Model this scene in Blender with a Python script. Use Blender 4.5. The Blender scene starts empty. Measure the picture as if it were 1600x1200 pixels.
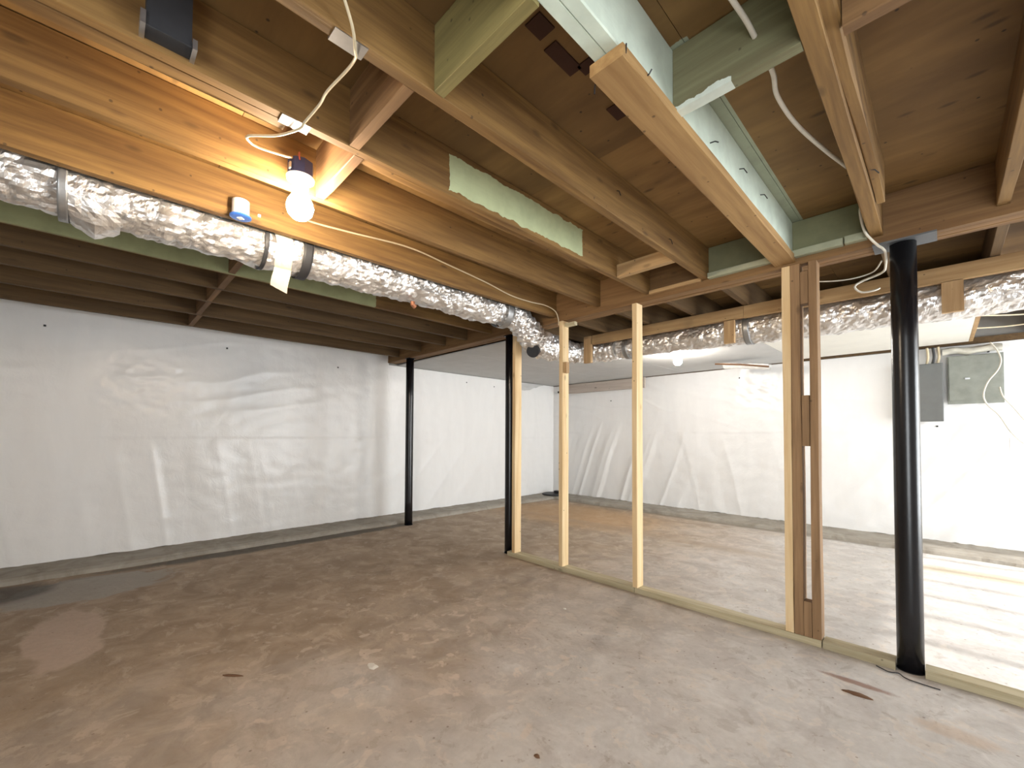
import bpy, math, random
from mathutils import Vector, Matrix, noise
random.seed(7)
S = bpy.context.scene
COL = S.collection
CZ = 1.1677                      # height of the lens above the slab; all z below are written relative to it

# ------------------------------------------------------------------ camera
f_px, cy_px, yaw, pit, roll = 660.77, 663.67, 0.7929, 0.0252, 0.0047
F = Vector((-math.sin(yaw)*math.cos(pit), math.cos(yaw)*math.cos(pit), math.sin(pit)))
R0 = Vector((math.cos(yaw), math.sin(yaw), 0)); U0 = R0.cross(F)
R = R0*math.cos(roll)+U0*math.sin(roll); U = -R0*math.sin(roll)+U0*math.cos(roll)
cd = bpy.data.cameras.new('camera'); co = bpy.data.objects.new('camera', cd); COL.objects.link(co)
cd.sensor_fit = 'HORIZONTAL'; cd.sensor_width = 36; cd.lens = 36*f_px/1600
cd.shift_y = (cy_px-600)/1600; cd.clip_start = .02
co.matrix_world = Matrix(((R.x, U.x, -F.x, 0), (R.y, U.y, -F.y, 0), (R.z, U.z, -F.z, CZ), (0, 0, 0, 1)))
S.camera = co

# ------------------------------------------------------------------ world, daylight, exposure
S.view_settings.view_transform = 'Standard'; S.view_settings.look = 'None'
S.view_settings.gamma = 1; S.view_settings.use_curve_mapping = False
S.view_settings.exposure = 0.85
W = bpy.data.worlds.new('world'); S.world = W; W.use_nodes = True
bg = W.node_tree.nodes['Background']; bg.inputs[0].default_value = (.86, .95, 1, 1); bg.inputs[1].default_value = 2.5

def area(name, loc, rot, sx, sy, power, col):
    l = bpy.data.lights.new(name, 'AREA'); l.shape = 'RECTANGLE'; l.size = sx; l.size_y = sy
    l.energy = power; l.color = col
    o = bpy.data.objects.new(name, l); COL.objects.link(o); o.location = loc; o.rotation_euler = rot
    return o
# daylight through the wide doorway in the right-hand wall and the doorway behind the camera
area('door_daylight', (3.38, 4.6, 1.15), (0, math.radians(90), 0), 2.0, 3.0, 150, (.93, .97, 1))
area('rear_daylight', (1.2, -1.95, 1.2), (math.radians(90), 0, 0), 1.8, 1.9, 42, (.97, .985, 1))
BULB1, BULB2 = 250, 230
sl = bpy.data.lights.new('low_sun', 'SUN'); sl.energy = 2.6; sl.angle = math.radians(1.6); sl.color = (1, .98, .95)
so = bpy.data.objects.new('low_sun', sl); COL.objects.link(so); so.rotation_euler = (0, math.radians(60), 0)

# ------------------------------------------------------------------ node helpers
class NT:
    def __init__(s, name):
        s.m = bpy.data.materials.new(name); s.m.use_nodes = True
        s.t = s.m.node_tree; s.n = s.t.nodes; s.b = s.n['Principled BSDF']
        s.pos = s.n.new('ShaderNodeNewGeometry').outputs['Position']
        s.rnd = s.n.new('ShaderNodeObjectInfo').outputs['Random']
    def link(s, a, b): s.t.links.new(a, b)
    def setin(s, sock, v):
        if hasattr(v, 'is_output') or isinstance(v, bpy.types.NodeSocket): s.link(v, sock)
        else: sock.default_value = v
    def math(s, op, a, b=0.0, c=None, clamp=False):
        n = s.n.new('ShaderNodeMath'); n.operation = op; n.use_clamp = clamp
        s.setin(n.inputs[0], a); s.setin(n.inputs[1], b)
        if c is not None: s.setin(n.inputs[2], c)
        return n.outputs[0]
    def map(s, v, loc=(0, 0, 0), scale=(1, 1, 1), rot=(0, 0, 0)):
        n = s.n.new('ShaderNodeMapping'); s.link(v, n.inputs[0])
        n.inputs[1].default_value = loc; n.inputs[2].default_value = rot; n.inputs[3].default_value = scale
        return n.outputs[0]
    def noise(s, v, scale=5, detail=4, rough=.5, dist=0.0):
        n = s.n.new('ShaderNodeTexNoise'); s.link(v, n.inputs['Vector'])
        n.inputs['Scale'].default_value = scale; n.inputs['Detail'].default_value = detail
        n.inputs['Roughness'].default_value = rough; n.inputs['Distortion'].default_value = dist
        return n.outputs[0]
    def vor(s, v, scale=5, feat='F1'):
        n = s.n.new('ShaderNodeTexVoronoi'); n.feature = feat; s.link(v, n.inputs['Vector'])
        n.inputs['Scale'].default_value = scale; return n.outputs['Distance']
    def ramp(s, v, stops, interp='LINEAR'):
        n = s.n.new('ShaderNodeValToRGB'); n.color_ramp.interpolation = interp
        e = n.color_ramp.elements
        while len(e) < len(stops): e.new(.5)
        for i, (p, c) in enumerate(stops):
            e[i].position = p; e[i].color = (c, c, c, 1) if isinstance(c, (int, float)) else (*c, 1)
        s.link(v, n.inputs[0]); return n.outputs[0]
    def mix(s, f, a, b, mode='MIX'):
        n = s.n.new('ShaderNodeMix'); n.data_type = 'RGBA'; n.blend_type = mode
        s.setin(n.inputs[0], f)
        for i, v in ((6, a), (7, b)):
            if isinstance(v, tuple): n.inputs[i].default_value = (*v, 1)
            else: s.link(v, n.inputs[i])
        return n.outputs[2]
    def xyz(s, v):
        n = s.n.new('ShaderNodeSeparateXYZ'); s.link(v, n.inputs[0]); return n.outputs
    def addv(s, v, w):
        n = s.n.new('ShaderNodeVectorMath'); n.operation = 'ADD'; s.link(v, n.inputs[0]); s.link(w, n.inputs[1]); return n.outputs[0]
    def step(s, v, a, b):
        n = s.n.new('ShaderNodeMapRange'); n.interpolation_type = 'SMOOTHSTEP'
        s.setin(n.inputs[0], v); n.inputs[1].default_value = a; n.inputs[2].default_value = b
        n.inputs[3].default_value = 0; n.inputs[4].default_value = 1; return n.outputs[0]
    def bump(s, h, strength=.3, dist=.01):
        n = s.n.new('ShaderNodeBump'); n.inputs['Strength'].default_value = strength
        n.inputs['Distance'].default_value = dist; s.link(h, n.inputs['Height']); s.link(n.outputs[0], s.b.inputs['Normal'])
    def blob(s, x, y, cx, cy, rx, ry, edge, nz, wob=.5):
        """soft-edged ellipse mask (1 inside) with a noisy outline, in world metres"""
        a = s.math('POWER', s.math('ABSOLUTE', s.math('DIVIDE', s.math('SUBTRACT', x, cx), rx)), 2)
        b = s.math('POWER', s.math('ABSOLUTE', s.math('DIVIDE', s.math('SUBTRACT', y, cy), ry)), 2)
        d = s.math('ADD', s.math('SQRT', s.math('ADD', a, b)), s.math('MULTIPLY', s.math('SUBTRACT', nz, .5), wob*2))
        return s.math('SUBTRACT', 1, s.step(d, 1-edge, 1+edge))
    def out(s, col, rough=.7, metal=0):
        s.setin(s.b.inputs['Base Color'], (*col, 1) if isinstance(col, tuple) else col)
        s.setin(s.b.inputs['Roughness'], rough); s.b.inputs['Metallic'].default_value = metal
        return s.m

def wood(name, light, dark, axis, rough=.75, paint=None, knots=.5, var=.25, pitch=26):
    """sawn timber; grain runs along axis. paint = (colour, [(lo, hi) ...] world box in lens-relative z)"""
    t = NT(name)
    off = t.n.new('ShaderNodeCombineXYZ')
    k = t.math('MULTIPLY', t.rnd, 37.0)
    for i in range(3): t.link(k, off.inputs[i])
    p = t.addv(t.pos, off.outputs[0])
    sc = [pitch]*3; sc[axis] = 1.7
    g = t.noise(t.map(p, scale=tuple(sc)), 1, 5, .55, .35)
    sc2 = [pitch*5]*3; sc2[axis] = 4
    fine = t.noise(t.map(p, scale=tuple(sc2)), 1, 2, .5)
    big = t.noise(t.map(p, scale=tuple(2.2 if i != axis else .9 for i in range(3))), 1, 3, .5)
    c = t.mix(t.ramp(g, [(.35, 0.0), (.68, 1.0)]), light, dark)
    c = t.mix(t.math('MULTIPLY', t.ramp(fine, [(.45, 0.0), (.7, 1.0)]), .35), c, dark)
    v = t.math('ADD', t.math('MULTIPLY', big, .7), t.math('MULTIPLY', t.rnd, .5))
    c = t.mix(t.math('MULTIPLY', t.ramp(v, [(.4, 0.0), (.8, 1.0)]), var), c, tuple(x*.45 for x in dark))
    sck = [9]*3; sck[axis] = 3.6
    kn = t.ramp(t.vor(t.map(p, scale=tuple(sck)), 1), [(.05, 1.0), (.13, 0.0)])
    c = t.mix(t.math('MULTIPLY', kn, knots), c, tuple(x*.3 for x in dark))
    spk = t.ramp(t.vor(t.map(p, loc=(3, 1, 7)), 13), [(.045, 1.0), (.085, 0.0)])
    c = t.mix(t.math('MULTIPLY', spk, min(1, knots*1.2)), c, (.02, .012, .006))
    if paint:
        pc, boxes = paint
        x = t.xyz(t.pos); nz = t.noise(t.pos, 12, 4, .6)
        m = None
        for bx in boxes:
            mk = None
            for i in range(3):
                if bx[i] is None: continue
                lo, hi = bx[i]
                if i == 2: lo, hi = lo+CZ, hi+CZ
                q = t.math('ADD', x[i], t.math('MULTIPLY', t.math('SUBTRACT', nz, .5), .05 if i != 0 else .0))
                a = t.math('MULTIPLY', t.math('GREATER_THAN', q, lo), t.math('LESS_THAN', q, hi))
                mk = a if mk is None else t.math('MULTIPLY', mk, a)
            m = mk if m is None else t.math('MAXIMUM', m, mk)
        pcol = t.mix(t.ramp(t.noise(t.pos, 9, 4, .6), [(.4, 0.0), (.75, .5)]), pc, tuple(x*.6 for x in pc))
        c = t.mix(m, c, pcol)
    t.bump(t.math('ADD', g, t.math('MULTIPLY', fine, .5)), .25, .004)
    return t.out(c, rough)

def plain(name, col, rough=.6, metal=0, nz=.12, scale=30, bump=.1):
    t = NT(name); n = t.noise(t.pos, scale, 4, .6)
    c = t.mix(t.math('MULTIPLY', t.ramp(n, [(.35, 0.0), (.75, 1.0)]), nz*2), col, tuple(x*.5 for x in col))
    if bump: t.bump(n, bump, .003)
    return t.out(c, rough, metal)

OLD_L, OLD_D = (.29, .165, .050), (.145, .073, .020)
M = {}
M['joist'] = wood('old_joist_wood', OLD_L, OLD_D, 1)
M['joist_x'] = wood('old_block_wood', (.27, .15, .06), (.14, .07, .025), 0)
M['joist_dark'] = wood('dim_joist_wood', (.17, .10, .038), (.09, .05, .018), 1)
M['girder'] = wood('girder_wood', (.30, .17, .065), (.17, .085, .03), 0, paint=((.22, .22, .12), [((-1.09, -.22), (2.8, 2.92), (1.06, 1.4))]))
M['ledger'] = wood('ledger_wood', (.46, .30, .14), (.27, .15, .06), 0, paint=((.42, .43, .30), [((-1.22, -.2), None, None)]))
GREEN = (.50, .56, .33)
M['joist_green'] = wood('joist_wood_green_paint', OLD_L, OLD_D, 1, paint=(GREEN, [((-1.52, -1.4), (1.08, 2.06), (1.075, 1.235))]))
M['joist_mint'] = wood('joist_wood_olive_paint', OLD_L, OLD_D, 1, paint=((.36, .38, .20), [((-3.27, -3.2), (-3, 1.62), (.9, 1.5))]))
M['block_green'] = wood('block_wood_olive_paint', (.30, .25, .09), (.19, .155, .055), 0)
M['block_grey'] = wood('block_wood_grey_paint', (.22, .22, .12), (.15, .135, .07), 0, paint=((.62, .68, .60), [((-.61, -.42), None, (.9, 1.062))]))
M['beam_paint'] = wood('beam_wood_white_paint', (.45, .26, .10), (.25, .12, .04), 1, paint=((.66, .76, .66), [((-.6045, -.5), None, (0.9, 1.5)), (None, (-2, 1.0), (0.9, 1.075))]))
M['beam_low'] = wood('beam_under_board_wood', (.47, .29, .115), (.30, .165, .06), 1)
M['pine_z'] = wood('new_pine_upright', (.84, .66, .40), (.70, .48, .24), 2, knots=.6, var=.12)
M['pine_x'] = wood('new_pine_lying', (.58, .52, .36), (.40, .34, .21), 0, var=.3)
M['brown_z'] = wood('weathered_stud_wood', (.36, .22, .11), (.21, .12, .055), 2)
M['plate_x'] = wood('soffit_plate_wood', (.55, .37, .18), (.36, .21, .09), 0)
M['block_z'] = wood('soffit_block_wood', (.58, .39, .20), (.40, .24, .11), 2)
M['board_x'] = wood('stained_board_wood', (.62, .55, .49), (.50, .42, .36), 0, knots=.8)
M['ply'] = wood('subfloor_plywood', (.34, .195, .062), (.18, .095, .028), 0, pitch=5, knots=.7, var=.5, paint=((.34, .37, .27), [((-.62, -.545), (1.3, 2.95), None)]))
M['ply_dark'] = plain('missing_veneer', (.05, .018, .008), .9)
M['foil'] = None
def foil_mat():
    t = NT('crumpled_foil')
    n = t.noise(t.pos, 26, 3, .5, 1.2)
    t.bump(n, .45, .012)
    c = t.mix(t.ramp(t.noise(t.pos, 14, 3, .5), [(.35, 0.0), (.7, 1.0)]), (.95, .94, .93), (.74, .72, .70))
    t.b.inputs['Coat Weight'].default_value = .3
    return t.out(c, .3, .82)
M['foil'] = foil_mat()
M['foil_dull'] = plain('grey_duct_tape', (.42, .43, .44), .38, .8, bump=.3)
M['strap'] = plain('black_strap', (.03, .03, .032), .5)
M['cream'] = plain('cream_tape', (.72, .66, .52), .55)
M['black_pipe'] = plain('black_painted_steel', (.007, .007, .009), .27, 0, nz=.2, scale=50, bump=.12)
M['steel'] = plain('galvanised_plate', (.62, .63, .65), .35, .9)
M['dark_steel'] = plain('dark_sheet_metal', (.045, .048, .055), .5, .2)
M['plate_steel'] = plain('grey_post_plate', (.14, .15, .16), .5, .5)
M['cable'] = plain('white_cable', (.74, .70, .60), .5, bump=0)
M['cable_c'] = plain('cream_cable', (.66, .56, .38), .5, bump=0)
M['box_blue'] = plain('navy_junction_box', (.03, .045, .13), .5)
M['blue'] = plain('blue_plastic', (.05, .17, .62), .35)
M['white_pl'] = plain('white_plastic', (.78, .76, .72), .4)
M['porcelain'] = plain('white_porcelain', (.8, .8, .78), .3)
M['red_wire'] = plain('red_wire', (.45, .12, .10), .5)
M['panel_grey'] = plain('grey_painted_cabinet', (.135, .14, .135), .5, scale=12)
M['panel_green'] = plain('dusty_greygreen_cabinet', (.26, .275, .24), .55, scale=8, nz=.3)
M['rubber'] = plain('black_plastic', (.012, .012, .014), .5)
M['drywall'] = plain('drywall_face', (.56, .56, .55), .85, scale=5, nz=.1, bump=.03)
M['drywall_c'] = plain('cream_drywall_face', (.80, .78, .71), .8, scale=5, nz=.06, bump=.03)
M['concrete_wall'] = plain('bare_concrete_wall', (.30, .29, .27), .9, scale=8)
M['outside'] = plain('outer_wall_paint', (.55, .53, .5), .9, scale=6)
M['dusty'] = plain('dusty_pale_plastic', (.60, .58, .50), .5, scale=14, nz=.3)
M['mud'] = plain('dry_mud', (.16, .085, .045), .95)
M['chip'] = plain('pale_chip', (.75, .72, .66), .8)
M['rust'] = plain('rusty_copper', (.36, .15, .08), .5, .4)

def concrete(name, is_floor=True):
    t = NT(name); x, y, z = t.xyz(t.pos)
    n1 = t.noise(t.pos, 1.3, 6, .6, .4); n2 = t.noise(t.pos, 4.5, 6, .62, .8); n3 = t.noise(t.pos, 28, 5, .65)
    n4 = t.noise(t.map(t.pos, loc=(7, 3, 0)), 2.4, 5, .6, 1.0)
    c = t.mix(t.ramp(n2, [(.3, 0.0), (.7, 1.0)]), (.68, .655, .63), (.55, .525, .50))
    c = t.mix(t.ramp(n4, [(.5, 0.0), (.56, .4)]), c, (.47, .43, .41))
    if is_floor:
        f1 = t.noise(t.map(t.pos, loc=(2, 9, 0)), 7, 6, .68, .6); f2 = t.noise(t.map(t.pos, loc=(5, 1, 0)), 16, 5, .65, .4)
        c = t.mix(t.ramp(f1, [(.55, 0.0), (.58, .45)]), c, (.72, .69, .65))
        c = t.mix(t.ramp(f1, [(.38, .4), (.42, 0.0)]), c, (.40, .36, .32))
        # dried red-brown mud over the left part of the slab, thinning towards the right
        s = t.math('ADD', t.math('MULTIPLY', x, -1), t.math('MULTIPLY', t.math('SUBTRACT', n1, .5), 2.6))
        brown = t.step(s, .4, 3.0)
        mudc = t.mix(t.ramp(n2, [(.38, 0.0), (.62, 1.0)]), (.40, .29, .185), (.28, .195, .12))
        c = t.mix(t.math('MULTIPLY', brown, .88), c, mudc)
        c = t.mix(t.ramp(f1, [(.56, 0.0), (.60, .28)]), c, (.66, .55, .45))
        c = t.mix(t.ramp(f2, [(.33, .35), (.38, 0.0)]), c, (.27, .20, .14))
        orange = t.blob(x, y, -3.9, 5.1, 1.3, .75, .4, n2, .5)
        c = t.mix(t.math('MULTIPLY', orange, .7), c, (.50, .31, .15))
        fl = t.math('MULTIPLY', t.ramp(t.noise(t.pos, 9, 3, .5, .4), [(.62, 0.0), (.66, 1.0)]), t.blob(x, y, -1.9, 1.3, 1.3, .9, .5, n1, .4))
        c = t.mix(t.math('MULTIPLY', fl, .5), c, (.72, .60, .50))
        pk = t.blob(x, y, -3.55, -.08, .42, .16, .10, n1, 1.1)
        c = t.mix(t.math('MULTIPLY', pk, .8), c, (.55, .43, .35))
        gr = t.blob(x, y, -4.55, .0, .33, .5, .12, n2, .5)
        c = t.mix(t.math('MULTIPLY', gr, .85), c, (.38, .36, .33))
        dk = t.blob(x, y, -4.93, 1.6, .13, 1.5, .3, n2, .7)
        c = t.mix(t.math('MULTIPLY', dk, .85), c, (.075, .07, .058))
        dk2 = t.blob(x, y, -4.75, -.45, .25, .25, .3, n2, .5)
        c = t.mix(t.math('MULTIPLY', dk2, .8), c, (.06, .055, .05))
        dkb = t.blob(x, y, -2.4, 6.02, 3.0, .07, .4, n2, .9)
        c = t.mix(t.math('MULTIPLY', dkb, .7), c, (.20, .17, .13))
        sm = t.blob(x, y, -.30, 2.60, .13, .022, .4, n3, .5)
        c = t.mix(t.math('MULTIPLY', sm, .8), c, (.26, .13, .09))
        sm2 = t.blob(x, y, .02, 2.44, .12, .05, .4, n3, .5)
        c = t.mix(t.math('MULTIPLY', sm2, .5), c, (.55, .40, .28))
        sm4 = t.blob(x, y, -2.7, 4.7, 1.6, .12, .5, n2, .8)
        c = t.mix(t.math('MULTIPLY', sm4, .5), c, (.33, .24, .16))
        yb = t.blob(x, y, .35, 5.35, .6, .14, .4, n2, .4)
        c = t.mix(t.math('MULTIPLY', yb, .6), c, (.52, .42, .26))
        cr = t.vor(t.map(t.pos, scale=(1, 1, 1)), 14)
        sp = t.ramp(cr, [(.05, 1.0), (.09, 0.0)])
        c = t.mix(t.math('MULTIPLY', sp, .6), c, (.16, .10, .07))
    else:
        c = t.mix(t.ramp(n2, [(.4, 0.0), (.65, .8)]), (.37, .34, .29), (.24, .21, .17))
    c = t.mix(t.math('MULTIPLY', t.ramp(n3, [(.4, 0.0), (.8, 1.0)]), .25), c, (.28, .245, .21))
    t.bump(t.math('ADD', n2, t.math('MULTIPLY', n3, .35)), .35, .02)
    return t.out(c, t.ramp(n2, [(.3, .62), (.7, .9)]))
M['floor'] = concrete('muddy_concrete_slab'); M['footing'] = concrete('footing_concrete', False)

def sheet_mat():
    t = NT('white_poly_sheeting')
    n = t.noise(t.pos, 9, 5, .6, 1.2); w = t.noise(t.map(t.pos, scale=(6, 6, 1.6)), 1, 4, .6, .5)
    c = t.mix(t.ramp(w, [(.35, 0.0), (.75, 1.0)]), (.85, .845, .835), (.81, .805, .795))
    t.bump(t.math('ADD', n, w), .22, .012)
    t.b.inputs['Specular IOR Level'].default_value = .5
    return t.out(c, .27)
M['sheet'] = sheet_mat()
def emit(name, col, s):
    t = NT(name); t.b.inputs['Emission Color'].default_value = (*col, 1); t.b.inputs['Emission Strength'].default_value = s
    return t.out((1, 1, 1), .4)
M['bulb_warm'] = emit('lit_bulb_warm', (1, .80, .58), BULB1)
M['bulb_white'] = emit('lit_bulb_white', (1, .92, .82), BULB2)

# ------------------------------------------------------------------ mesh helpers
class MB:
    def __init__(s): s.v = []; s.f = []; s.sm = False
    def box(s, x0, x1, y0, y1, z0, z1):
        b = len(s.v)
        s.v += [(x, y, z+CZ) for z in (z0, z1) for x, y in ((x0, y0), (x1, y0), (x1, y1), (x0, y1))]
        s.f += [tuple(b+i for i in q) for q in ((3, 2, 1, 0), (4, 5, 6, 7), (0, 1, 5, 4), (1, 2, 6, 5), (2, 3, 7, 6), (3, 0, 4, 7))]
        return s
    def beam(s, axis, x0, x1, y0, y1, z0, z1, jit=.002, seg=10, ch=.002):
        """a sawn timber: chamfered arrises, length in segments, faces a little uneven"""
        lo = [x0, y0, z0]; hi = [x1, y1, z1]
        a, b = [i for i in range(3) if i != axis]
        rect = [(lo[a]+ch, lo[b]), (hi[a]-ch, lo[b]), (hi[a], lo[b]+ch), (hi[a], hi[b]-ch), (hi[a]-ch, hi[b]), (lo[a]+ch, hi[b]), (lo[a], hi[b]-ch), (lo[a], lo[b]+ch)]
        base = len(s.v); o = random.random()*50
        for k in range(seg+1):
            t = lo[axis]+(hi[axis]-lo[axis])*k/seg
            for j, (p, q) in enumerate(rect):
                c = [0, 0, 0]; c[axis] = t
                e = 1 if 0 < k < seg else .3
                c[a] = p+jit*e*2*noise.noise(Vector((t*1.3+o, j//2*3.1, 0))); c[b] = q+jit*e*2*noise.noise(Vector((t*1.3+o, j//2*3.1, 9)))
                s.v.append((c[0], c[1], c[2]+CZ))
        flip = axis == 1
        for k in range(seg):
            for j in range(8):
                q = (base+k*8+j, base+k*8+(j+1) % 8, base+(k+1)*8+(j+1) % 8, base+(k+1)*8+j)
                s.f.append(q[::-1] if flip else q)
        e0 = tuple(base+j for j in range(8)); e1 = tuple(base+seg*8+j for j in range(8))
        s.f += [e0, e1[::-1]] if flip else [e0[::-1], e1]
        return s
    def tube(s, pts, r, n=8, cap=True, disp=None, flat=1.0):
        base = len(s.v); N = len(pts); pts = [Vector(p) for p in pts]
        up = Vector((0, 0, 1)); L = 0
        for k, p in enumerate(pts):
            d = (pts[min(k+1, N-1)]-pts[max(k-1, 0)]).normalized()
            if k: L += (p-pts[k-1]).length
            if k == 0:
                up = Vector((0, 0, 1)) if abs(d.z) < .9 else Vector((1, 0, 0))
            sd = d.cross(up).normalized(); up = sd.cross(d).normalized()
            rr = r[k] if isinstance(r, (list, tuple)) else r
            for j in range(n):
                a = 2*math.pi*j/n
                q = rr+(disp(L, a, p) if disp else 0)
                w = p+sd*math.cos(a)*q+up*math.sin(a)*q*flat
                s.v.append((w.x, w.y, w.z+CZ))
        for k in range(N-1):
            for j in range(n):
                s.f.append((base+k*n+j, base+k*n+(j+1) % n, base+(k+1)*n+(j+1) % n, base+(k+1)*n+j))
        if cap:
            s.f.append(tuple(base+j for j in range(n))[::-1]); s.f.append(tuple(base+(N-1)*n+j for j in range(n)))
        return s
    def lathe(s, cx, cy, prof, n=24):
        """prof = [(r, z)] from the bottom up, z relative to the lens"""
        base = len(s.v)
        for r, z in prof:
            for j in range(n):
                a = 2*math.pi*j/n; s.v.append((cx+r*math.cos(a), cy+r*math.sin(a), z+CZ))
        for k in range(len(prof)-1):
            for j in range(n):
                s.f.append((base+k*n+j, base+k*n+(j+1) % n, base+(k+1)*n+(j+1) % n, base+(k+1)*n+j))
        s.f.append(tuple(base+j for j in range(n))[::-1]); s.f.append(tuple(base+(len(prof)-1)*n+j for j in range(n)))
        return s
    def grid(s, fn, nu, nv, thick=None):
        base = len(s.v)
        for i in range(nu+1):
            for j in range(nv+1):
                x, y, z = fn(i/nu, j/nv); s.v.append((x, y, z+CZ))
        for i in range(nu):
            for j in range(nv):
                a = base+i*(nv+1)+j; s.f.append((a, a+nv+1, a+nv+2, a+1))
        return s

def empty(name, loc, label=None, cat=None, group=None):
    o = bpy.data.objects.new(name, None); o.empty_display_size = .1; COL.objects.link(o); o.location = (loc[0], loc[1], loc[2]+CZ)
    return tag(o, label, cat, group)
def tag(o, label=None, cat=None, group=None, kind=None):
    for k, v in (('label', label), ('category', cat), ('group', group), ('kind', kind)):
        if v: o[k] = v
    return o
def wloc(o):
    p = Vector((0, 0, 0))
    while o: p += o.location; o = o.parent
    return p
def obj(name, mb, mat, parent=None, label=None, cat=None, group=None, kind=None, smooth=False, solid=None):
    xs = [v[0] for v in mb.v]; ys = [v[1] for v in mb.v]; zs = [v[2] for v in mb.v]
    o0 = Vector(((min(xs)+max(xs))/2, (min(ys)+max(ys))/2, min(zs)))
    me = bpy.data.meshes.new(name); me.from_pydata([tuple(Vector(v)-o0) for v in mb.v], [], mb.f)
    me.materials.append(mat)
    if smooth:
        for p in me.polygons: p.use_smooth = True
    me.update()
    o = bpy.data.objects.new(name, me); COL.objects.link(o)
    if parent: o.parent = parent; o.location = o0-wloc(parent)
    else: o.location = o0
    if solid:
        m = o.modifiers.new('solid', 'SOLIDIFY'); m.thickness = solid; m.offset = -1
    return tag(o, label, cat, group, kind)

def spline(pts, step=.02):
    P = [Vector(p) for p in pts]; out = []
    for i in range(len(P)-1):
        a = P[max(i-1, 0)]; b = P[i]; c = P[i+1]; d = P[min(i+2, len(P)-1)]
        n = max(2, int((c-b).length/step))
        for k in range(n):
            t = k/n
            out.append(.5*((2*b)+(c-a)*t+(2*a-5*b+4*c-d)*t*t+(3*b-a-3*c+d)*t**3))
    out.append(P[-1]); return out
def nz(x, y, z=0): return noise.noise(Vector((x, y, z)))
def sstep(a, b, x):
    t = max(0, min(1, (x-a)/(b-a))); return t*t*(3-2*t)

# ------------------------------------------------------------------ the setting
H = -CZ                         # floor level
TOPF = 1.262                    # underside of the subfloor
LW, BW, RW, FW = -5.44, 6.52, 3.3, -2.05
floor = obj('floor', MB().box(LW-.2, RW+.2, FW-.2, BW+.2, H-.15, H), M['floor'], kind='structure')
def ledge(axis):
    m = MB()
    def fn(u, v):
        if axis == 'L':
            y = FW+.01+(BW-FW)*u; e = -5.02+.03*nz(y*2, 0)+.015*nz(y*9, 3)-.03*sstep(2, 6, y)
            prof = [(LW, H+.055), (e-.03, H+.048), (e, H+.03), (e+.012, H-.003)]
            x, z = prof[min(3, int(round(v*3)))]; return (x, y, z)
        x = -5.1+(RW+5.1-.01)*u; e = 6.07+.03*nz(x*2, 5)+.015*nz(x*9, 3)-.12*sstep(-1.5, .8, x)
        prof = [(BW, H+.055), (e+.03, H+.048), (e, H+.03), (e-.012, H-.003)]
        y, z = prof[min(3, int(round(v*3)))]; return (x, y, z)
    m.grid(fn, 160, 3)
    if axis == 'L': m.f = [q[::-1] for q in m.f]
    for q in range(len(m.f)): pass
    return m
lm = ledge('L'); lm.f = [q[::-1] for q in lm.f]
obj('footing_ledge', lm, M['footing'], floor); obj('footing_ledge', ledge('B'), M['footing'], floor)
wl = obj('wall_left', MB().box(LW-.2, LW, FW, BW, H, TOPF), M['concrete_wall'], kind='structure')
wb = obj('wall_back', MB().box(LW-.2, RW+.2, BW, BW+.2, H, TOPF), M['concrete_wall'], kind='structure')
mr = MB(); mr.box(RW, RW+.2, FW, 3.0, H, TOPF); mr.box(RW, RW+.2, 6.2, BW, H, TOPF); mr.box(RW, RW+.2, 3.0, 6.2, .98, TOPF)
wr = obj('wall_right', mr, M['outside'], kind='structure')
for y in (3.4, 3.9, 4.4, 4.88, 5.34, 5.78): obj('stud', MB().beam(2, RW-.09, RW-.005, y-.03, y+.03, H+.002, .975, seg=2), M['pine_z'], wr)
mf = MB(); mf.box(LW-.2, .25, FW-.2, FW, H, TOPF); mf.box(2.15, RW+.2, FW-.2, FW, H, TOPF); mf.box(.25, 2.15, FW-.2, FW, .98, TOPF)
obj('wall_front', mf, M['outside'], kind='structure')

# ceiling: the deck above, with its plywood sheets, joists, blocking, ledger and girder as parts
deck = MB().box(LW-.2, RW+.2, FW-.2, BW+.2, TOPF+.022, TOPF+.06)
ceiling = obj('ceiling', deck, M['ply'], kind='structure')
x = LW
row = 0
while x < RW:
    x1 = min(x+1.22, RW); y = FW-(1.22 if row % 2 else 0)
    while y < BW:
        a, b = max(y, FW), min(y+2.44, BW)
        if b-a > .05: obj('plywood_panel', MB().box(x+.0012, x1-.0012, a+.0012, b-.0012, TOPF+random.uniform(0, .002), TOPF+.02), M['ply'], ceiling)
        y += 2.44
    x = x1; row += 1
for (cx, cy, wx, wy) in ((-.85, .95, .06, .07), (-.87, 1.09, .05, .14), (-.83, 1.17, .05, .05), (-.86, 1.42, .06, .08)):
    m = MB(); m.box(cx-wx/2, cx+wx/2, cy-wy/2, cy+wy/2, TOPF-.004, TOPF+.001)
    obj('veneer_gap', m, M['ply_dark'], ceiling, label='dark square patch where the plywood face is missing')
JB = 1.05; GY0, GY1 = 2.90, 3.04
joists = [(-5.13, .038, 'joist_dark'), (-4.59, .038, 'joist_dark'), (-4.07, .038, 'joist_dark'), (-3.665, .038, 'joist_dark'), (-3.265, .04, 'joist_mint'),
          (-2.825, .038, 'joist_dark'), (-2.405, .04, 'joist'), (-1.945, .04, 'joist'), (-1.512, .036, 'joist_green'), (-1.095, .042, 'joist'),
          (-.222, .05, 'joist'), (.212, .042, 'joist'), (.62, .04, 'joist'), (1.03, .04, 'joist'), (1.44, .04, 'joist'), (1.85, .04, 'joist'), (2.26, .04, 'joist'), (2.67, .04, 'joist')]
lab = {-3.265: 'joist with olive green paint on its near length', -1.512: 'joist with a pale green painted patch'}
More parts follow.
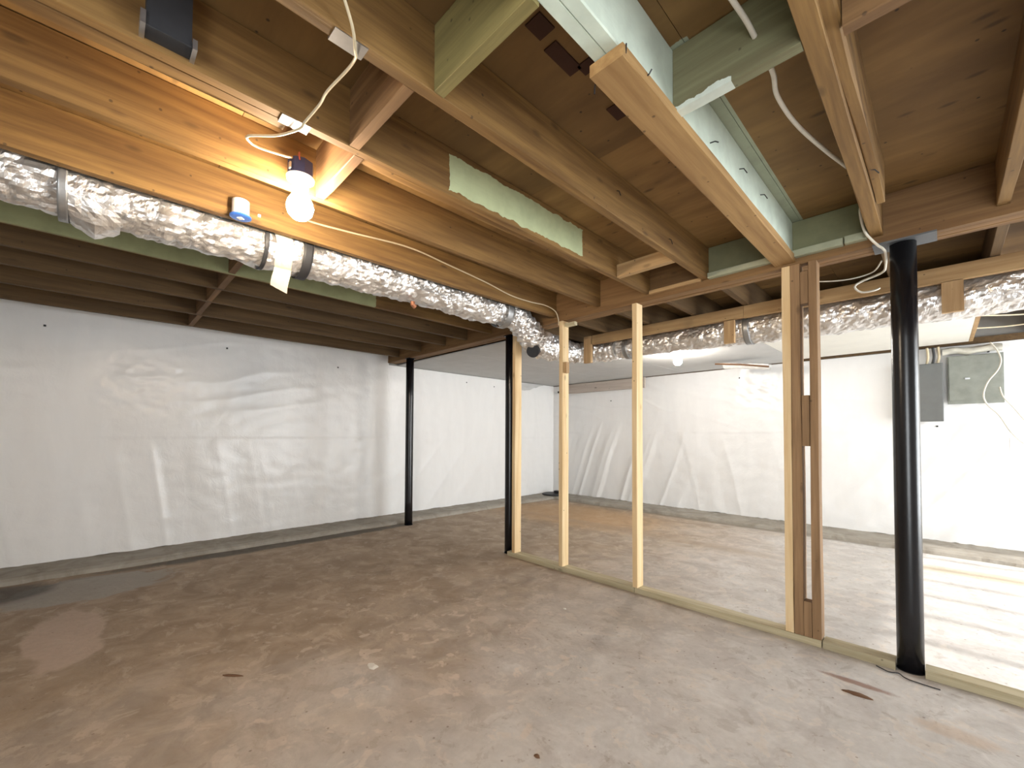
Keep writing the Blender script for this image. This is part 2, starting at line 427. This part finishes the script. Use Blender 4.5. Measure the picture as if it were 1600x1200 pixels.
for cx, w, mt in joists:
    obj('joist', MB().beam(1, cx-w/2, cx+w/2, FW+.01, GY0-.004, JB, TOPF-.002, seg=30), M[mt], ceiling, label=lab.get(cx))
    if cx > -2.7 and cx < 1.5:
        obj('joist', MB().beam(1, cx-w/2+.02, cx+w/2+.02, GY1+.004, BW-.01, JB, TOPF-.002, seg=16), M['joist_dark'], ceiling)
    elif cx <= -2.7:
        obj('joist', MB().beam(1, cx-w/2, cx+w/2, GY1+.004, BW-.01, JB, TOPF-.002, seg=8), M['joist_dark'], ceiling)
# sistered boards
obj('joist', MB().beam(1, -1.585, -1.535, FW+.01, .44, JB+.002, TOPF-.002, seg=14, jit=.004), M['joist'], ceiling, label='short joist doubled against its neighbour')
obj('joist', MB().beam(1, -1.578, -1.535, .70, 2.2, JB+.012, TOPF-.002, seg=14, jit=.006), M['joist'], ceiling, label='rough doubled joist with a torn lower edge')
obj('joist', MB().beam(1, -.195, -.165, FW+.01, 2.55, JB+.025, TOPF-.002, seg=14, jit=.006), M['joist'], ceiling, label='rough doubled joist')
# the deep beam: two plies and a flat board under them
obj('beam_ply', MB().beam(1, -.675, -.638, FW+.01, GY0-.004, JB+.01, TOPF-.002, seg=24), M['beam_paint'], ceiling)
obj('beam_ply', MB().beam(1, -.636, -.598, FW+.01, GY0-.004, JB+.01, TOPF-.002, seg=24), M['beam_paint'], ceiling, label='beam ply painted white on its side')
obj('beam_board', MB().beam(1, -.69, -.583, .985, GY0+.05, JB-.03, JB+.008, seg=20, jit=.003), M['beam_low'], ceiling, label='flat board nailed under the beam')
# blocking
def blk(x0, x1, y, mt='joist_x', z0=JB, z1=TOPF-.002, w=.038, label=None):
    obj('blocking', MB().beam(0, x0, x1, y-w/2, y+w/2, z0, z1, seg=4), M[mt], ceiling, label=label)
blk(-5.11, -4.61, .64); blk(-4.57, -4.09, .625); blk(-4.05, -3.685, .62); blk(-3.645, -3.286, .625); blk(-3.244, -2.845, .615)
blk(-1.924, -1.532, .69); blk(-1.494, -1.117, .655); blk(-1.073, -.677, .735, 'block_green', label='block stained olive green')
blk(-.597, -.248, 1.335, 'block_grey', label='block with grey green paint'); blk(-.163, .19, 1.36); blk(.234, .6, 1.35); blk(.64, 1.0, 1.35)
blk(-1.494, -1.117, 2.46, 'plate_x', JB, JB+.085, .04, 'low pale block between two joists')
# bent nails left in the timbers
for (x, y, z, dx, dy, dz) in ((-.694, 1.02, 1.03, -.004, .0, -.03), (-.586, 1.0, 1.03, .004, 0, .03), (-.59, 1.12, 1.045, .02, 0, .012), (-.593, 1.62, 1.1, .03, .0, -.012),
                              (-.593, 1.95, 1.15, .03, 0, -.03), (-.593, 2.25, 1.16, .03, 0, -.03), (-1.07, 1.75, 1.17, .02, 0, -.03), (-1.07, 2.3, 1.12, .02, 0, -.035), (-1.49, 2.45, 1.12, .02, 0, -.03), (-.19, 2.2, 1.08, .03, .02, -.02)):
    obj('nail', MB().tube([(x, y, z), (x+dx*.6, y+dy*.6, z+dz*.2), (x+dx, y+dy, z+dz)], .0022, 6), M['rubber'], ceiling)
# header, girder, ledger
obj('girder', MB().beam(0, LW+.01, RW-.01, GY0+.0, GY0+.045, 1.005, TOPF-.002, seg=40), M['girder'], ceiling)
obj('girder', MB().beam(0, LW+.01, RW-.01, GY0+.047, GY0+.092, 1.007, TOPF-.002, seg=40), M['girder'], ceiling)
obj('girder', MB().beam(0, LW+.01, RW-.01, GY0+.094, GY1, 1.005, TOPF-.002, seg=40), M['girder'], ceiling)
obj('ledger_strip', MB().beam(0, -1.07, -.695, GY0-.038, GY0-.001, 1.045, 1.08, seg=6), M['ledger'], ceiling, label='ledger strip with green paint')
obj('ledger_strip', MB().beam(0, -.595, -.36, GY0-.038, GY0-.001, 1.042, 1.08, seg=6), M['ledger'], ceiling, label='ledger strip with green paint')
obj('ledger_strip', MB().beam(0, -.352, -.26, GY0-.038, GY0-.001, 1.045, 1.085, seg=3), M['ledger'], ceiling)
obj('ledger_strip', MB().beam(0, -1.49, -1.118, GY0-.03, GY0-.001, 1.04, 1.065, seg=6), M['plate_x'], ceiling)
# ceiling board of the far bay
DZ = .985
for x0, x1, y0, y1, mt in ((LW+.01, -4.02, GY1+.02, BW-.02, 'drywall'), (-4.015, -2.78, GY1+.02, BW-.02, 'drywall'),
                       (-2.775, -1.3, 4.12, BW-.02, 'drywall'), (-1.295, .21, 4.12, 6.36, 'drywall_c')):
    obj('drywall_panel', MB().box(x0, x1, y0, y1, DZ, DZ+.013), M[mt], ceiling)
for y in (3.3, 4.3, 5.3, 6.2):
    obj('furring_strip', MB().beam(0, LW+.02, .2, y-.02, y+.02, DZ+.014, JB-.002, seg=6), M['plate_x'], ceiling) if y > 4 else obj('furring_strip', MB().beam(0, LW+.02, -2.8, y-.02, y+.02, DZ+.014, JB-.002, seg=6), M['plate_x'], ceiling)
obj('furring_strip', MB().beam(1, .212, .24, 4.2, 6.36, DZ-.002, JB-.002, seg=6), M['plate_x'], ceiling)
# soffit plate along the second duct with hanging blocks
PY = 3.68
soff = empty('soffit_frame', (-1, PY, .765), 'pale wooden plate with short hanging blocks along the far foil duct', 'framing')
obj('plate', MB().beam(0, -2.55, -1.10, PY, PY+.038, .955, JB-.002, seg=10), M['plate_x'], soff)
obj('plate', MB().beam(0, -1.098, RW-.05, PY, PY+.038, .952, JB-.002, seg=16), M['plate_x'], soff)
for x0, x1, z0, z1 in ((-2.655, -2.565, .768, 1.047), (-1.25, -1.17, .765, .949), (.013, .108, .762, .949), (1.2, 1.3, .762, .949)):
    obj('block', MB().beam(2, x0, x1, PY+.0, PY+.037, z0, z1, seg=3), M['block_z'], soff)

# ------------------------------------------------------------------ plastic sheeting
def gauss(a, w): return math.exp(-(a/w)**2)
def ridge(t): return (1-abs(2*((t) % 1)-1))
def fold(t, sharp=2.0):
    """irregular sharp-crested folds: 0 between folds, 1 on a crest"""
    return max(0, 1-sharp*abs(noise.noise(Vector((t, 3.3, 0)))*2.2))**1.5
def left_disp(y, z):
    d = .014+.014*nz(y*.9, z*.9, 3)+.006*nz(y*3, z*2.5, 1)
    low = sstep(-.02, -.25, z)
    d += low*.011*fold(y*3.2+.5*z+.15*nz(y, z*1.2, 1), 1.5)*gauss(y-.2, 1.3)
    d += sstep(.2, -.5, z)*.010*fold((y-z*.9)*2.6+.2*nz(y, z, 5), 1.5)*gauss(y-4.3, 1.2)
    d += .007*fold(y*.8-z*4.2+1.2+.5*nz(y*1.5, z*2, 4))*gauss(y-.9, .9)*gauss(z-.62, .4)
    d += .014*nz(y*12+z*9, z*17-y*5, 8)*gauss(y-.35, .33)*gauss(z-.5, .26)
    d += .004*nz(y*7, z*10, 8)
    d += .003*(1 if z > -.045 else 0)
    return max(.002, d)
def back_disp(x, z):
    d = .014+.012*nz(x*.9, z*.9, 13)+.005*nz(x*3, z*2.5, 11)
    low = sstep(.35, -.3, z)
    d += low*.034*fold((x-z*.35)*4.2+.15*nz(x, z*1.2, 1), 1.4)*gauss(x+4.1, .95)
    d += low*.008*fold((x+z*.25)*3.2+.12*nz(x, z*1.2, 2), 1.3)*gauss(x+2.4, 1.0)
    d += sstep(.5, -.1, z)*.020*fold((x+z*-.75)*2.4+.15*nz(x, z*1.2, 3), 1.2)*gauss(x-.35, .95)
    d += .016*nz(x*11+z*6, z*16, 18)*gauss(x+1.75, .32)*gauss(z-.66, .2)
    d += .005*fold(z*4.5+x*1.3+.5*nz(x*2, z, 6))*gauss(z-.5, .35)
    d += .004*nz(x*7, z*8, 8)
    d += .003*(1 if z > .05 else 0)
    return min(.062, max(.002, d))
def fl(u, v):
    y = FW+.02+(BW-.03-FW)*u
    top = 1.235 if y < GY0 else .978
    zb = H+.056+.012*nz(y*5, 1)+.008*nz(y*17, 4)
    z = zb+(top-zb)*v
    return (LW+left_disp(y, z), y, z)
m = MB().grid(fl, 520, 150); m.f = [q for q in m.f]
sheetL = obj('plastic_sheeting', m, M['sheet'], label='white plastic sheeting hung over the long left wall, left of the corner', cat='sheeting', group='white plastic sheets', smooth=True)
def fb(u, v):
    x = LW+.014+(RW-LW-.06)*u
    zb = H+.056+.012*nz(x*5, 11)+.010*nz(x*17, 14)
    z = zb+(.972-zb)*v
    return (x, BW-back_disp(x, z), z)
sheetB = obj('plastic_sheeting', MB().grid(fb, 520, 130), M['sheet'], label='white plastic sheeting with hanging folds on the far wall behind the studs', cat='sheeting', group='white plastic sheets', smooth=True)
def nail_at(p, par, ax):
    m = MB(); x, y, z = p
    if ax == 0: m.box(x, x+.006, y-.008, y+.008, z-.008, z+.008)
    else: m.box(x-.008, x+.008, y-.006, y, z-.008, z+.008)
    obj('staple', m, M['rubber'], par)
for y, z in ((1.0, .93), (2.2, .86), (3.3, .91), (4.3, .86), (4.9, .84), (-.33, .93)): nail_at((LW+left_disp(y, z)+.001, y, z), sheetL, 0)
for x, z in ((-2.0, .83), (.35, .88), (-.06, .3), (-.03, .12), (-4.1, .62)): nail_at((x, BW-back_disp(x, z)-.001, z), sheetB, 1)

# top strip above the far sheeting
obj('trim_1', MB().box(LW+.02, RW-.02, BW-.03, BW-.001, .978, 1.04), M['joist_dark'], kind='structure')

# ------------------------------------------------------------------ support posts
def post(x, y, r, top_r, lab, plate):
    e = empty('support_post', (x, y, H), lab, 'post', 'black steel support posts')
    m = MB().lathe(x, y, [(r, H+.006), (r, H+.3), (r, .5), (r, .995)], 40)
    obj('shaft', m, M['black_pipe'], e, smooth=False)
    for p in e.children[-1].data.polygons: p.use_smooth = len(p.vertices) == 4
    b = MB().lathe(x, y, [(r+.005, H+.001), (r+.005, H+.006)], 32); obj('base_ring', b, M['black_pipe'], e)
    if plate: obj('top_plate', MB().box(x-.115, x+.125, y-.075, y+.075, .996, 1.004), M['plate_steel'], e, label='grey steel plate')
    else: obj('top_plate', MB().box(x-.048, x+.048, y-.05, y+.05, .996, 1.004), M['black_pipe'], e)
    return e
post(-.125, 2.945, .052, 0, 'thick black steel post nearest the camera, at the right', True)
post(-3.036, 2.965, .050, 0, 'black steel post standing against the end stud of the partition', False)
post(-4.88, 2.925, .050, 0, 'black steel post standing alone before the left plastic wall', False)

# ------------------------------------------------------------------ stud partition
part = empty('stud_partition', (-1.5, 2.92, H), 'open stud wall of new pine under the girder between the posts', 'partition')
SY = 2.885
for x0, x1 in ((-2.985, -1.622), (-1.618, -.482), (-.476, -.179)):
    obj('sill_plate', MB().beam(0, x0, x1, SY-.003, SY+.087, H, H+.04, seg=10), M['pine_x'], part)
obj('floor_plate', MB().beam(0, -.071, RW-.1, SY-.003, SY+.087, H, H+.04, seg=14), M['pine_x'], None, 'weathered timber plate on the slab running right from the thick post', 'timber')
SB = H+.0405; ST = 1.003
for cx, tw in ((-2.905, 0), (-2.325, 0), (-1.617, 0)):
    obj('stud', MB().beam(2, cx-.02, cx+.02, SY, SY+.087, SB, ST, seg=10), M['pine_z'], part)
obj('stud', MB().beam(2, -.652, -.611, SY-.014, SY+.075, H+.028, ST, seg=10), M['pine_z'], part, label='pale stud standing slightly proud') if False else obj('stud', MB().beam(2, -.652, -.611, SY, SY+.087, SB, ST, seg=10), M['pine_z'], part)
obj('stud', MB().beam(2, -.609, -.563, SY, SY+.087, SB, ST, seg=10), M['brown_z'], part, label='brown weathered stud')
obj('stud', MB().beam(2, -.522, -.482, SY, SY+.087, SB, ST, seg=10), M['brown_z'], part, label='brown weathered stud')
for z0, z1 in ((-.053, .237), (SB, -.932), (.765, .952)):
    obj('spacer_block', MB().beam(2, -.561, -.524, SY, SY+.06, z0, z1, seg=3), M['brown_z'], part)
obj('scrap_block', MB().beam(0, -2.305, -2.20, SY+.03, SY+.07, .955, .985, seg=3), M['pine_x'], part)
obj('scrap_block', MB().beam(2, -2.304, -2.27, SY+.01, SY+.05, .545, .64, seg=3), M['block_z'], part, label='short orange block on the stud')

# stained board on the far wall near the corner
obj('wall_board', MB().beam(0, -5.0, -3.42, BW-.09, BW-.05, .80, .972, seg=10), M['board_x'], label='stained pale board across the top of the far plastic wall by the corner', cat='board')

# ------------------------------------------------------------------ foil ducts
def crumple(seed, amp=1.0, pleat=0.0):
    def d(L, a, p):
        c, s_ = math.cos(a), math.sin(a)
        q = Vector((c*1.1+seed, s_*1.1, L*7))
        v = .020*(abs(noise.noise(q*1.5))-.22)+.011*(abs(noise.noise(q*3.3))-.22)+.003*noise.noise(q*7)
        v += .010*noise.noise(Vector((seed*3, 0, L*2.3)))
        if pleat: v += pleat*math.sin(L*95+2*noise.noise(q))
        return v*amp
    return d
d1 = empty('foil_duct', (-2.6, .7, .93), 'crumpled silver foil duct running beside the lit joist from the left edge', 'duct', 'foil ducts')
path = spline([(-2.585, -1.6, 1.045), (-2.585, -.6, 1.05), (-2.58, .2, 1.035), (-2.585, .75, 1.03), (-2.585, 1.2, 1.04), (-2.59, 1.9, 1.045), (-2.60, 2.45, 1.05)], .009)
obj('foil_sleeve', MB().tube(path, .118, 56, True, crumple(1.3, 1.25)), M['foil'], d1)
path = spline([(-2.60, 2.45, 1.05), (-2.60, 2.62, 1.03), (-2.61, 2.78, .93), (-2.64, 2.93, .865), (-2.67, 3.10, .865), (-2.72, 3.33, .88)], .008)
obj('elbow', MB().tube(path, .112, 56, True, crumple(5.1, 1.6, .006)), M['foil'], d1)
path = spline([(-2.72, 3.33, .88), (-2.79, 3.52, .895), (-2.80, 3.70, .905), (-2.70, 3.86, .91), (-2.5, 3.88, .905), (-2.35, 3.87, .905)], .008)
obj('elbow', MB().tube(path, .105, 48, True, crumple(8.1, 1.2, .006)), M['foil'], d1)
def ring(y, w, r, mt, nm='strap', lab=None, tilt=0, x=-2.585, zc=1.035):
    m = MB(); pts = [(x, y+w*t, zc) for t in (0, .25, .5, .75, 1)]
    m.tube(pts, r, 40, False); obj(nm, m, M[mt], d1, label=lab, smooth=True, solid=.002)
ring(.80, .05, .134, 'strap', lab='black strap'); ring(-.13, .03, .136, 'foil_dull'); ring(2.38, .07, .128, 'foil_dull', 'tape_band', 'dull grey tape band')
ring(.61, .02, .134, 'strap')
# loose cream tape flap hanging from the duct
def flap(u, v):
    a = math.radians(20-v*115)
    r = .136 if v < .75 else .136+(v-.75)*.16
    x = -2.585+r*math.cos(a); z = 1.035+r*math.sin(a)
    return (x+.006*nz(u*4, v*5), .655+.085*u+.02*v+.01*nz(v*6, 2), z-(.05*(v-.75)*4*(.6+.6*u) if v > .75 else 0))
obj('tape_flap', MB().grid(flap, 8, 16), M['cream'], d1, label='loose cream tape flap', solid=.0015)
def tear(u, v):
    a = math.radians(-30-v*75); r = .135+.05*v*(1-abs(2*u-1))+.01*nz(u*5, v*5)
    return (-2.585+r*math.cos(a), -.10+.16*u, 1.04+r*math.sin(a))
obj('torn_fold', MB().grid(tear, 8, 8), M['foil'], d1, label='torn fold of foil hanging down', solid=.0015)
obj('collar', MB().tube([(-2.63, 2.89, .81), (-2.60, 2.83, .775), (-2.59, 2.81, .76)], [.062, .06, .058], 28, True), M['dark_steel'], d1, label='dark open metal collar')
obj('pipe_stub', MB().tube([(-2.56, 1.55, .925), (-2.56, 1.55, .905), (-2.56, 1.57, .89)], .016, 12), M['rust'], d1, label='rusty brown stub') 
d2 = empty('foil_duct', (-1, 3.87, .77), 'foil duct running behind the hanging blocks under the far ceiling', 'duct', 'foil ducts')
path = spline([(-2.33, 3.87, .905), (-1.8, 3.87, .900), (-1.2, 3.87, .896), (-.5, 3.87, .885), (.3, 3.88, .885), (1.4, 3.88, .90)], .009)
rr = [.098+.03*sstep(-2.3, -.6, p.x) for p in path]
obj('foil_sleeve', MB().tube(path, rr, 56, True, crumple(12.7, 1.0)), M['foil'], d2)
for x in (-2.25, -1.13, -.2):
    m = MB(); m.tube([(x+t*.012, 3.87, .895) for t in range(5)], .128 if x > -2 else .108, 36, False); obj('tape_band', m, M['foil_dull'], d2, smooth=True, solid=.002)

# ------------------------------------------------------------------ lamps
def lamp(nm, x, y, zc, r, mat, lab, box, ztop):
    e = empty(nm, (x, y, zc-r), lab, 'light bulb', 'bare light bulbs')
    prof = [(r*.05, zc-r), (r*.55, zc-r*.86), (r*.88, zc-r*.5), (r, zc), (r*.9, zc+r*.45), (r*.62, zc+r*.95), (r*.42, zc+r*1.35), (r*.36, zc+r*1.6)]
    obj('bulb', MB().lathe(x, y, prof, 28), M[mat], e, smooth=True)
    z = zc+r*1.6
    obj('lamp_holder', MB().lathe(x, y, [(r*.5, z-.012), (r*.62, z), (r*.62, z+.018), (r*1.0, z+.03), (r*1.05, z+.04)], 28), M['porcelain'], e)
    if box:
        z2 = z+.04
        m = MB().lathe(x, y, [(.048, z2), (.05, z2+.004), (.05, ztop-.003), (.047, ztop)], 8); obj('junction_box', m, M['box_blue'], e)
        obj('box_tab', MB().box(x+.018, x+.034, y-.052, y-.046, z2+.01, z2+.035), M['steel'], e)
        obj('wire', MB().tube(spline([(x-.01, y, ztop-.004), (x+.005, y-.01, ztop+.02), (x+.03, y-.015, ztop+.022), (x+.045, y-.02, ztop-.005), (x+.051, y-.02, ztop-.02)], .006), .003, 6), M['red_wire'], e)
    return e
lamp('light_bulb', -1.862, .588, .945, .052, 'bulb_warm', 'bright warm bulb in a dark round box hanging by the second joist at left', True, 1.135)
lamp('light_bulb', -2.17, 4.88, .885, .05, 'bulb_white', 'bright white bulb under the far ceiling board beyond the studs', False, 0)

# ------------------------------------------------------------------ cables
def cable(pts, r, lab, mt='cable', step=.015):
    return obj('cable', MB().tube(spline(pts, step), r, 8), M[mt], None, lab, 'cable', 'loose electrical cables', smooth=True)
cable([(-.99, .38, 1.10), (-1.045, .447, 1.05), (-1.095, .478, 1.034), (-1.135, .497, 1.055), (-1.19, .499, 1.058), (-1.31, .486, 1.055), (-1.377, .489, 1.055), (-1.48, .475, 1.04), (-1.51, .47, 1.033), (-1.62, .432, 1.048), (-1.70, .363, 1.052), (-1.745, .376, 1.06), (-1.765, .41, 1.065), (-1.79, .50, 1.09), (-1.835, .545, 1.125), (-1.85, .56, 1.142)],
      .0042, 'cream cable looping under two joists to the warm bulb', 'cable_c')
cable([(-.385, 1.05, 1.16), (-.372, 1.17, 1.155), (-.362, 1.26, 1.15), (-.357, 1.33, 1.14), (-.357, 1.50, 1.15), (-.372, 1.62, 1.15), (-.357, 1.82, 1.15), (-.31, 2.065, 1.15), (-.262, 2.30, 1.16), (-.256, 2.36, 1.17)],
      .0075, 'white cable sagging across the bay right of the painted beam')
cable([(-.255, 2.5, 1.2), (-.266, 2.70, 1.17), (-.270, 2.72, 1.12), (-.262, 2.80, 1.06), (-.238, 2.84, 1.02), (-.212, 2.86, .985), (-.19, 2.885, .96), (-.20, 3.06, .94), (-.23, 3.25, .96), (-.33, 3.3, .945), (-.36, 3.3, .92), (-.33, 3.32, .885), (-.27, 3.33, .885), (-.25, 3.36, .90)],
      .006, 'white cable dropping past the girder beside the thick post and curling behind it')
cable([(-.22, 3.1, .98), (-.27, 3.28, .985), (-.35, 3.3, .975), (-.44, 3.3, .98), (-.54, 3.3, 1.0), (-.7, 3.3, 1.04)], .004, 'thin cable stretched between the brown studs and the thick post')
cable([(-1.90, .64, 1.10), (-2.20, .66, 1.12), (-2.372, .78, 1.15), (-2.375, 1.02, 1.166), (-2.375, 1.40, 1.20), (-2.375, 1.70, 1.178), (-2.375, 2.05, 1.145), (-2.375, 2.32, 1.108), (-2.37, 2.54, 1.105), (-2.365, 2.72, 1.115), (-2.355, 2.84, 1.09), (-2.35, 2.88, 1.03), (-2.35, 2.885, .97)],
      .005, 'cream cable stapled along the orange lit joist above the duct', 'cable_c')
cable([(.355, 6.33, .95), (.40, 6.32, .86), (.42, 6.30, .76), (.395, 6.26, .66), (.33, 6.26, .55), (.30, 6.28, .42), (.33, 6.3, .32), (.40, 6.3, .22), (.47, 6.28, .06), (.55, 6.3, -.05), (.66, 6.34, -.1)], .007, 'pale cable hanging in front of the larger grey cabinet')
cable([(.41, 6.33, .50), (.43, 6.3, .40), (.50, 6.3, .28), (.56, 6.3, .17), (.66, 6.33, .05)], .006, 'pale cable hanging right of the larger grey cabinet')
obj('cable_tag', MB().beam(2, .46, .50, 6.27, 6.285, -.15, .0, seg=3), M['white_pl'], None, 'small white block hanging on the pale cable at the right edge', 'tag')
cable([(.24, 5.3, 1.03), (.6, 5.45, 1.02), (1.1, 5.3, 1.06)], .006, 'upper loose cable in the open bay at the right edge', 'cable_c')
cable([(.2, 5.7, 1.0), (.5, 5.8, 1.0), (.9, 5.75, 1.03)], .006, 'lower loose cable in the open bay at the right edge', 'cable_c')
for x, y, lab in ((-1.10, .462, 'steel nail plate clipping the cable under the joist nearest the top edge'), (-1.517, .458, 'bright steel nail plate over the cable beside the warm bulb')):
    m = MB(); m.box(x-.024, x+.024, y-.045, y+.045, JB-.0045, JB-.002); m.box(x-.025, x-.023, y-.045, y+.045, JB-.003, JB+.012)
    obj('nail_plate', m, M['steel'], None, lab, 'bracket', 'steel nail plates under the joists')

# ------------------------------------------------------------------ small fittings on the joists
bt = empty('vent_boot', (-1.47, .12, 1.06), 'dark sheet metal boot fixed on the joist side near the top left corner', 'vent')
obj('boot_body', MB().beam(1, -1.494, -1.44, .072, .168, 1.068, 1.23, seg=4, jit=.001), M['dark_steel'], bt)
obj('flange', MB().box(-1.494, -1.432, .060, .071, 1.064, 1.10), M['steel'], bt); obj('flange', MB().box(-1.494, -1.432, .169, .180, 1.062, 1.09), M['steel'], bt)
cn = empty('round_fitting', (-2.35, .47, 1.02), 'white round fitting with blue rim stuck on the lit joist beside the duct', 'fitting')
def cyl_z(x, y, prof, n=28): return MB().lathe(x, y, prof, n)
obj('body', cyl_z(-2.345, .475, [(.034, 1.048), (.036, 1.05), (.036, 1.118), (.033, 1.12)]), M['white_pl'], cn)
obj('blue_rim', cyl_z(-2.345, .475, [(.036, 1.036), (.045, 1.039), (.045, 1.045), (.038, 1.048)]), M['blue'], cn, label='blue disc')
m = MB(); c = math.sqrt(.5)
b = [(0, -.016), (.016, 0), (0, .016), (-.016, 0)]
m.v = [(-2.345+p, .475+q, z+CZ) for z in (1.033, 1.0358) for p, q in b]; m.f = [(3, 2, 1, 0), (4, 5, 6, 7), (0, 1, 5, 4), (1, 2, 6, 5), (2, 3, 7, 6), (3, 0, 4, 7)]
obj('centre_mark', m, M['white_pl'], cn, label='pale diamond in the middle')
obj('small_clip', MB().box(-2.384, -2.372, .555, .567, 1.085, 1.097), M['white_pl'], None, 'tiny white cable clip right of the blue rimmed fitting', 'clip')

# ------------------------------------------------------------------ electrical cabinets on the far wall
e1 = empty('electrical_cabinet', (-.12, 6.35, .17), 'narrow dark grey cabinet on the far wall, left of the larger one', 'cabinet', 'electrical cabinets')
obj('body', MB().beam(2, -.25, .022, 6.36, 6.462, .172, .79, seg=2, jit=.0005), M['panel_grey'], e1)
obj('door', MB().beam(2, -.245, .017, 6.347, 6.359, .18, .782, seg=2, jit=.0005), M['panel_grey'], e1)
e2 = empty('electrical_cabinet', (.25, 6.42, .35), 'wide grey green cabinet on the far wall at the right', 'cabinet', 'electrical cabinets')
obj('body', MB().beam(2, .055, .445, 6.40, 6.462, .352, .85, seg=2, jit=.0005), M['panel_green'], e2)
obj('door', MB().beam(2, .065, .435, 6.388, 6.399, .385, .842, seg=2, jit=.0005), M['panel_green'], e2)
obj('latch', MB().box(.18, .215, 6.380, 6.3875, .60, .615), M['steel'], e2, label='small steel latch')
for x in (-.10, -.05, -.01, .025):
    obj('conduit', MB().tube(spline([(x, 6.43, .79), (x+.01, 6.42, .86), (x+.02*math.sin(x*40), 6.42, .975)], .02), .013, 8), M['cable_c'] if x < 0 else M['strap'], e1, smooth=True) if False else None
for i, x in enumerate((-.10, -.055, -.015)):
    cable([(x, 6.43, .792), (x+.012, 6.42, .87), (x+.004, 6.42, .97)], .011, ('leftmost', 'middle', 'rightmost')[i]+' of the three thick wires rising from the narrow dark cabinet', 'cable_c' if i != 1 else 'strap')
def bun(u, v):
    a = v*2*math.pi; r = .032+.010*nz(u*6, math.cos(a)*2, math.sin(a)*2)
    return (.02+.42*u, 6.43+r*math.cos(a), .905+.02*nz(u*3, 1)+r*math.sin(a)*1.1)
obj('plastic_bundle', MB().grid(bun, 40, 16), M['dusty'], None, 'rolled pale plastic bundled on top of the wide grey green cabinet', 'plastic', smooth=True)

# ------------------------------------------------------------------ torn pieces by the far ceiling
def torn(u, v):
    x = -1.98+.50*u; a = -math.pi*.1+v*math.pi*1.15
    r = .065+.014*nz(u*5, v*3)
    return (x, 5.85+.1*u+r*math.cos(a), .945-.06*u+r*math.sin(a)*-.85+.008*nz(u*9, v*6))
obj('torn_board', MB().grid(torn, 24, 10), M['white_pl'], None, 'torn white ceiling board curling down beyond the tall studs', 'board', solid=.004)
obj('dark_lath', MB().tube([(-2.05, 5.72, .94), (-1.75, 5.74, .90), (-1.45, 5.78, .845)], .012, 6), M['mud'], None, 'thin dark lath hanging below the torn white ceiling board', 'lath')
def rag(u, v):
    y = 5.3+.85*u; dz = (.10+.05*math.sin(u*5)+.02*nz(u*8, 2))*(1-sstep(.75, 1, u)*.7)
    return (LW+.05+.01*nz(u*6, v*4), y, .975-dz*v)
obj('torn_paper', MB().grid(rag, 24, 6), M['drywall'], None, 'ragged grey paper hanging at the top of the left wall by the corner', 'paper', solid=.003)
obj('dark_bracket', MB().box(-5.25, -5.0, BW-.10, BW-.06, .83, .865), M['rubber'], None, 'small dark bracket left of the stained board in the corner', 'bracket')

# ------------------------------------------------------------------ things on the floor
lid = empty('sump_lid', (-5.2, 6.2, H+.056), 'round black sump lid with a small black box on it in the far corner', 'lid')
obj('lid', MB().lathe(-5.17, 6.2, [(.20, H+.057), (.21, H+.062), (.21, H+.075), (.17, H+.085)], 36), M['rubber'], lid)
obj('box', MB().beam(0, -5.15, -5.0, 6.19, 6.27, H+.0855, H+.13, seg=2, jit=.001), M['rubber'], lid)
def lump(x, y, rx, ry, h, lab, cat, mt, name, grp=None, rot=0):
    m = MB(); n = 14
    prof = [(1, 0), (1.02, .25), (.75, .75), (.35, 1.0)]
    base = 0
    for r, z in prof:
        for j in range(n):
            a = 2*math.pi*j/n; w = r*(1+.35*nz(math.cos(a)*1.5+x*9, math.sin(a)*1.5+y*9, z))
            px, py = rx*w*math.cos(a), ry*w*math.sin(a)
            m.v.append((x+px*math.cos(rot)-py*math.sin(rot), y+px*math.sin(rot)+py*math.cos(rot), H+CZ+h*z*(1+.4*nz(px*60, py*60))))
    for k in range(3):
        for j in range(n): m.f.append((k*n+j, k*n+(j+1) % n, (k+1)*n+(j+1) % n, (k+1)*n+j))
    m.f.append(tuple(3*n+j for j in range(n)))
    obj(name, m, M[mt], None, lab, cat, grp)
lump(-.285, 2.485, .055, .016, .007, 'crumbled brown mud clod on the slab in front of the thick post', 'mud', 'mud', 'mud_clod', rot=.1)
lump(-1.80, 2.28, .012, .008, .006, 'small white chip on the slab left of the partition sill', 'debris', 'chip', 'white_chip')
lump(-2.42, .50, .055, .010, .004, 'dark flat smear of mud on the brown part of the slab', 'mud', 'mud', 'mud_smear', rot=.75)
lump(-2.03, 1.02, .035, .022, .004, 'flat pale flake on the brown middle of the slab', 'debris', 'chip', 'pale_flake')
lump(-.95, 3.65, .012, .009, .008, 'small white chip on the slab beyond the partition', 'debris', 'chip', 'white_chip')
lump(-1.05, 1.17, .012, .009, .006, 'small dark pebble on the slab at the bottom of the picture', 'debris', 'mud', 'dark_pebble')
obj('bent_wire', MB().tube(spline([(-.25, 2.86, H+.004), (-.20, 2.83, H+.004), (-.165, 2.845, H+.005), (-.13, 2.81, H+.004), (-.02, 2.80, H+.004)], .01), .0025, 6), M['rubber'], None, 'short black bent wire on the slab at the foot of the thick post', 'wire')
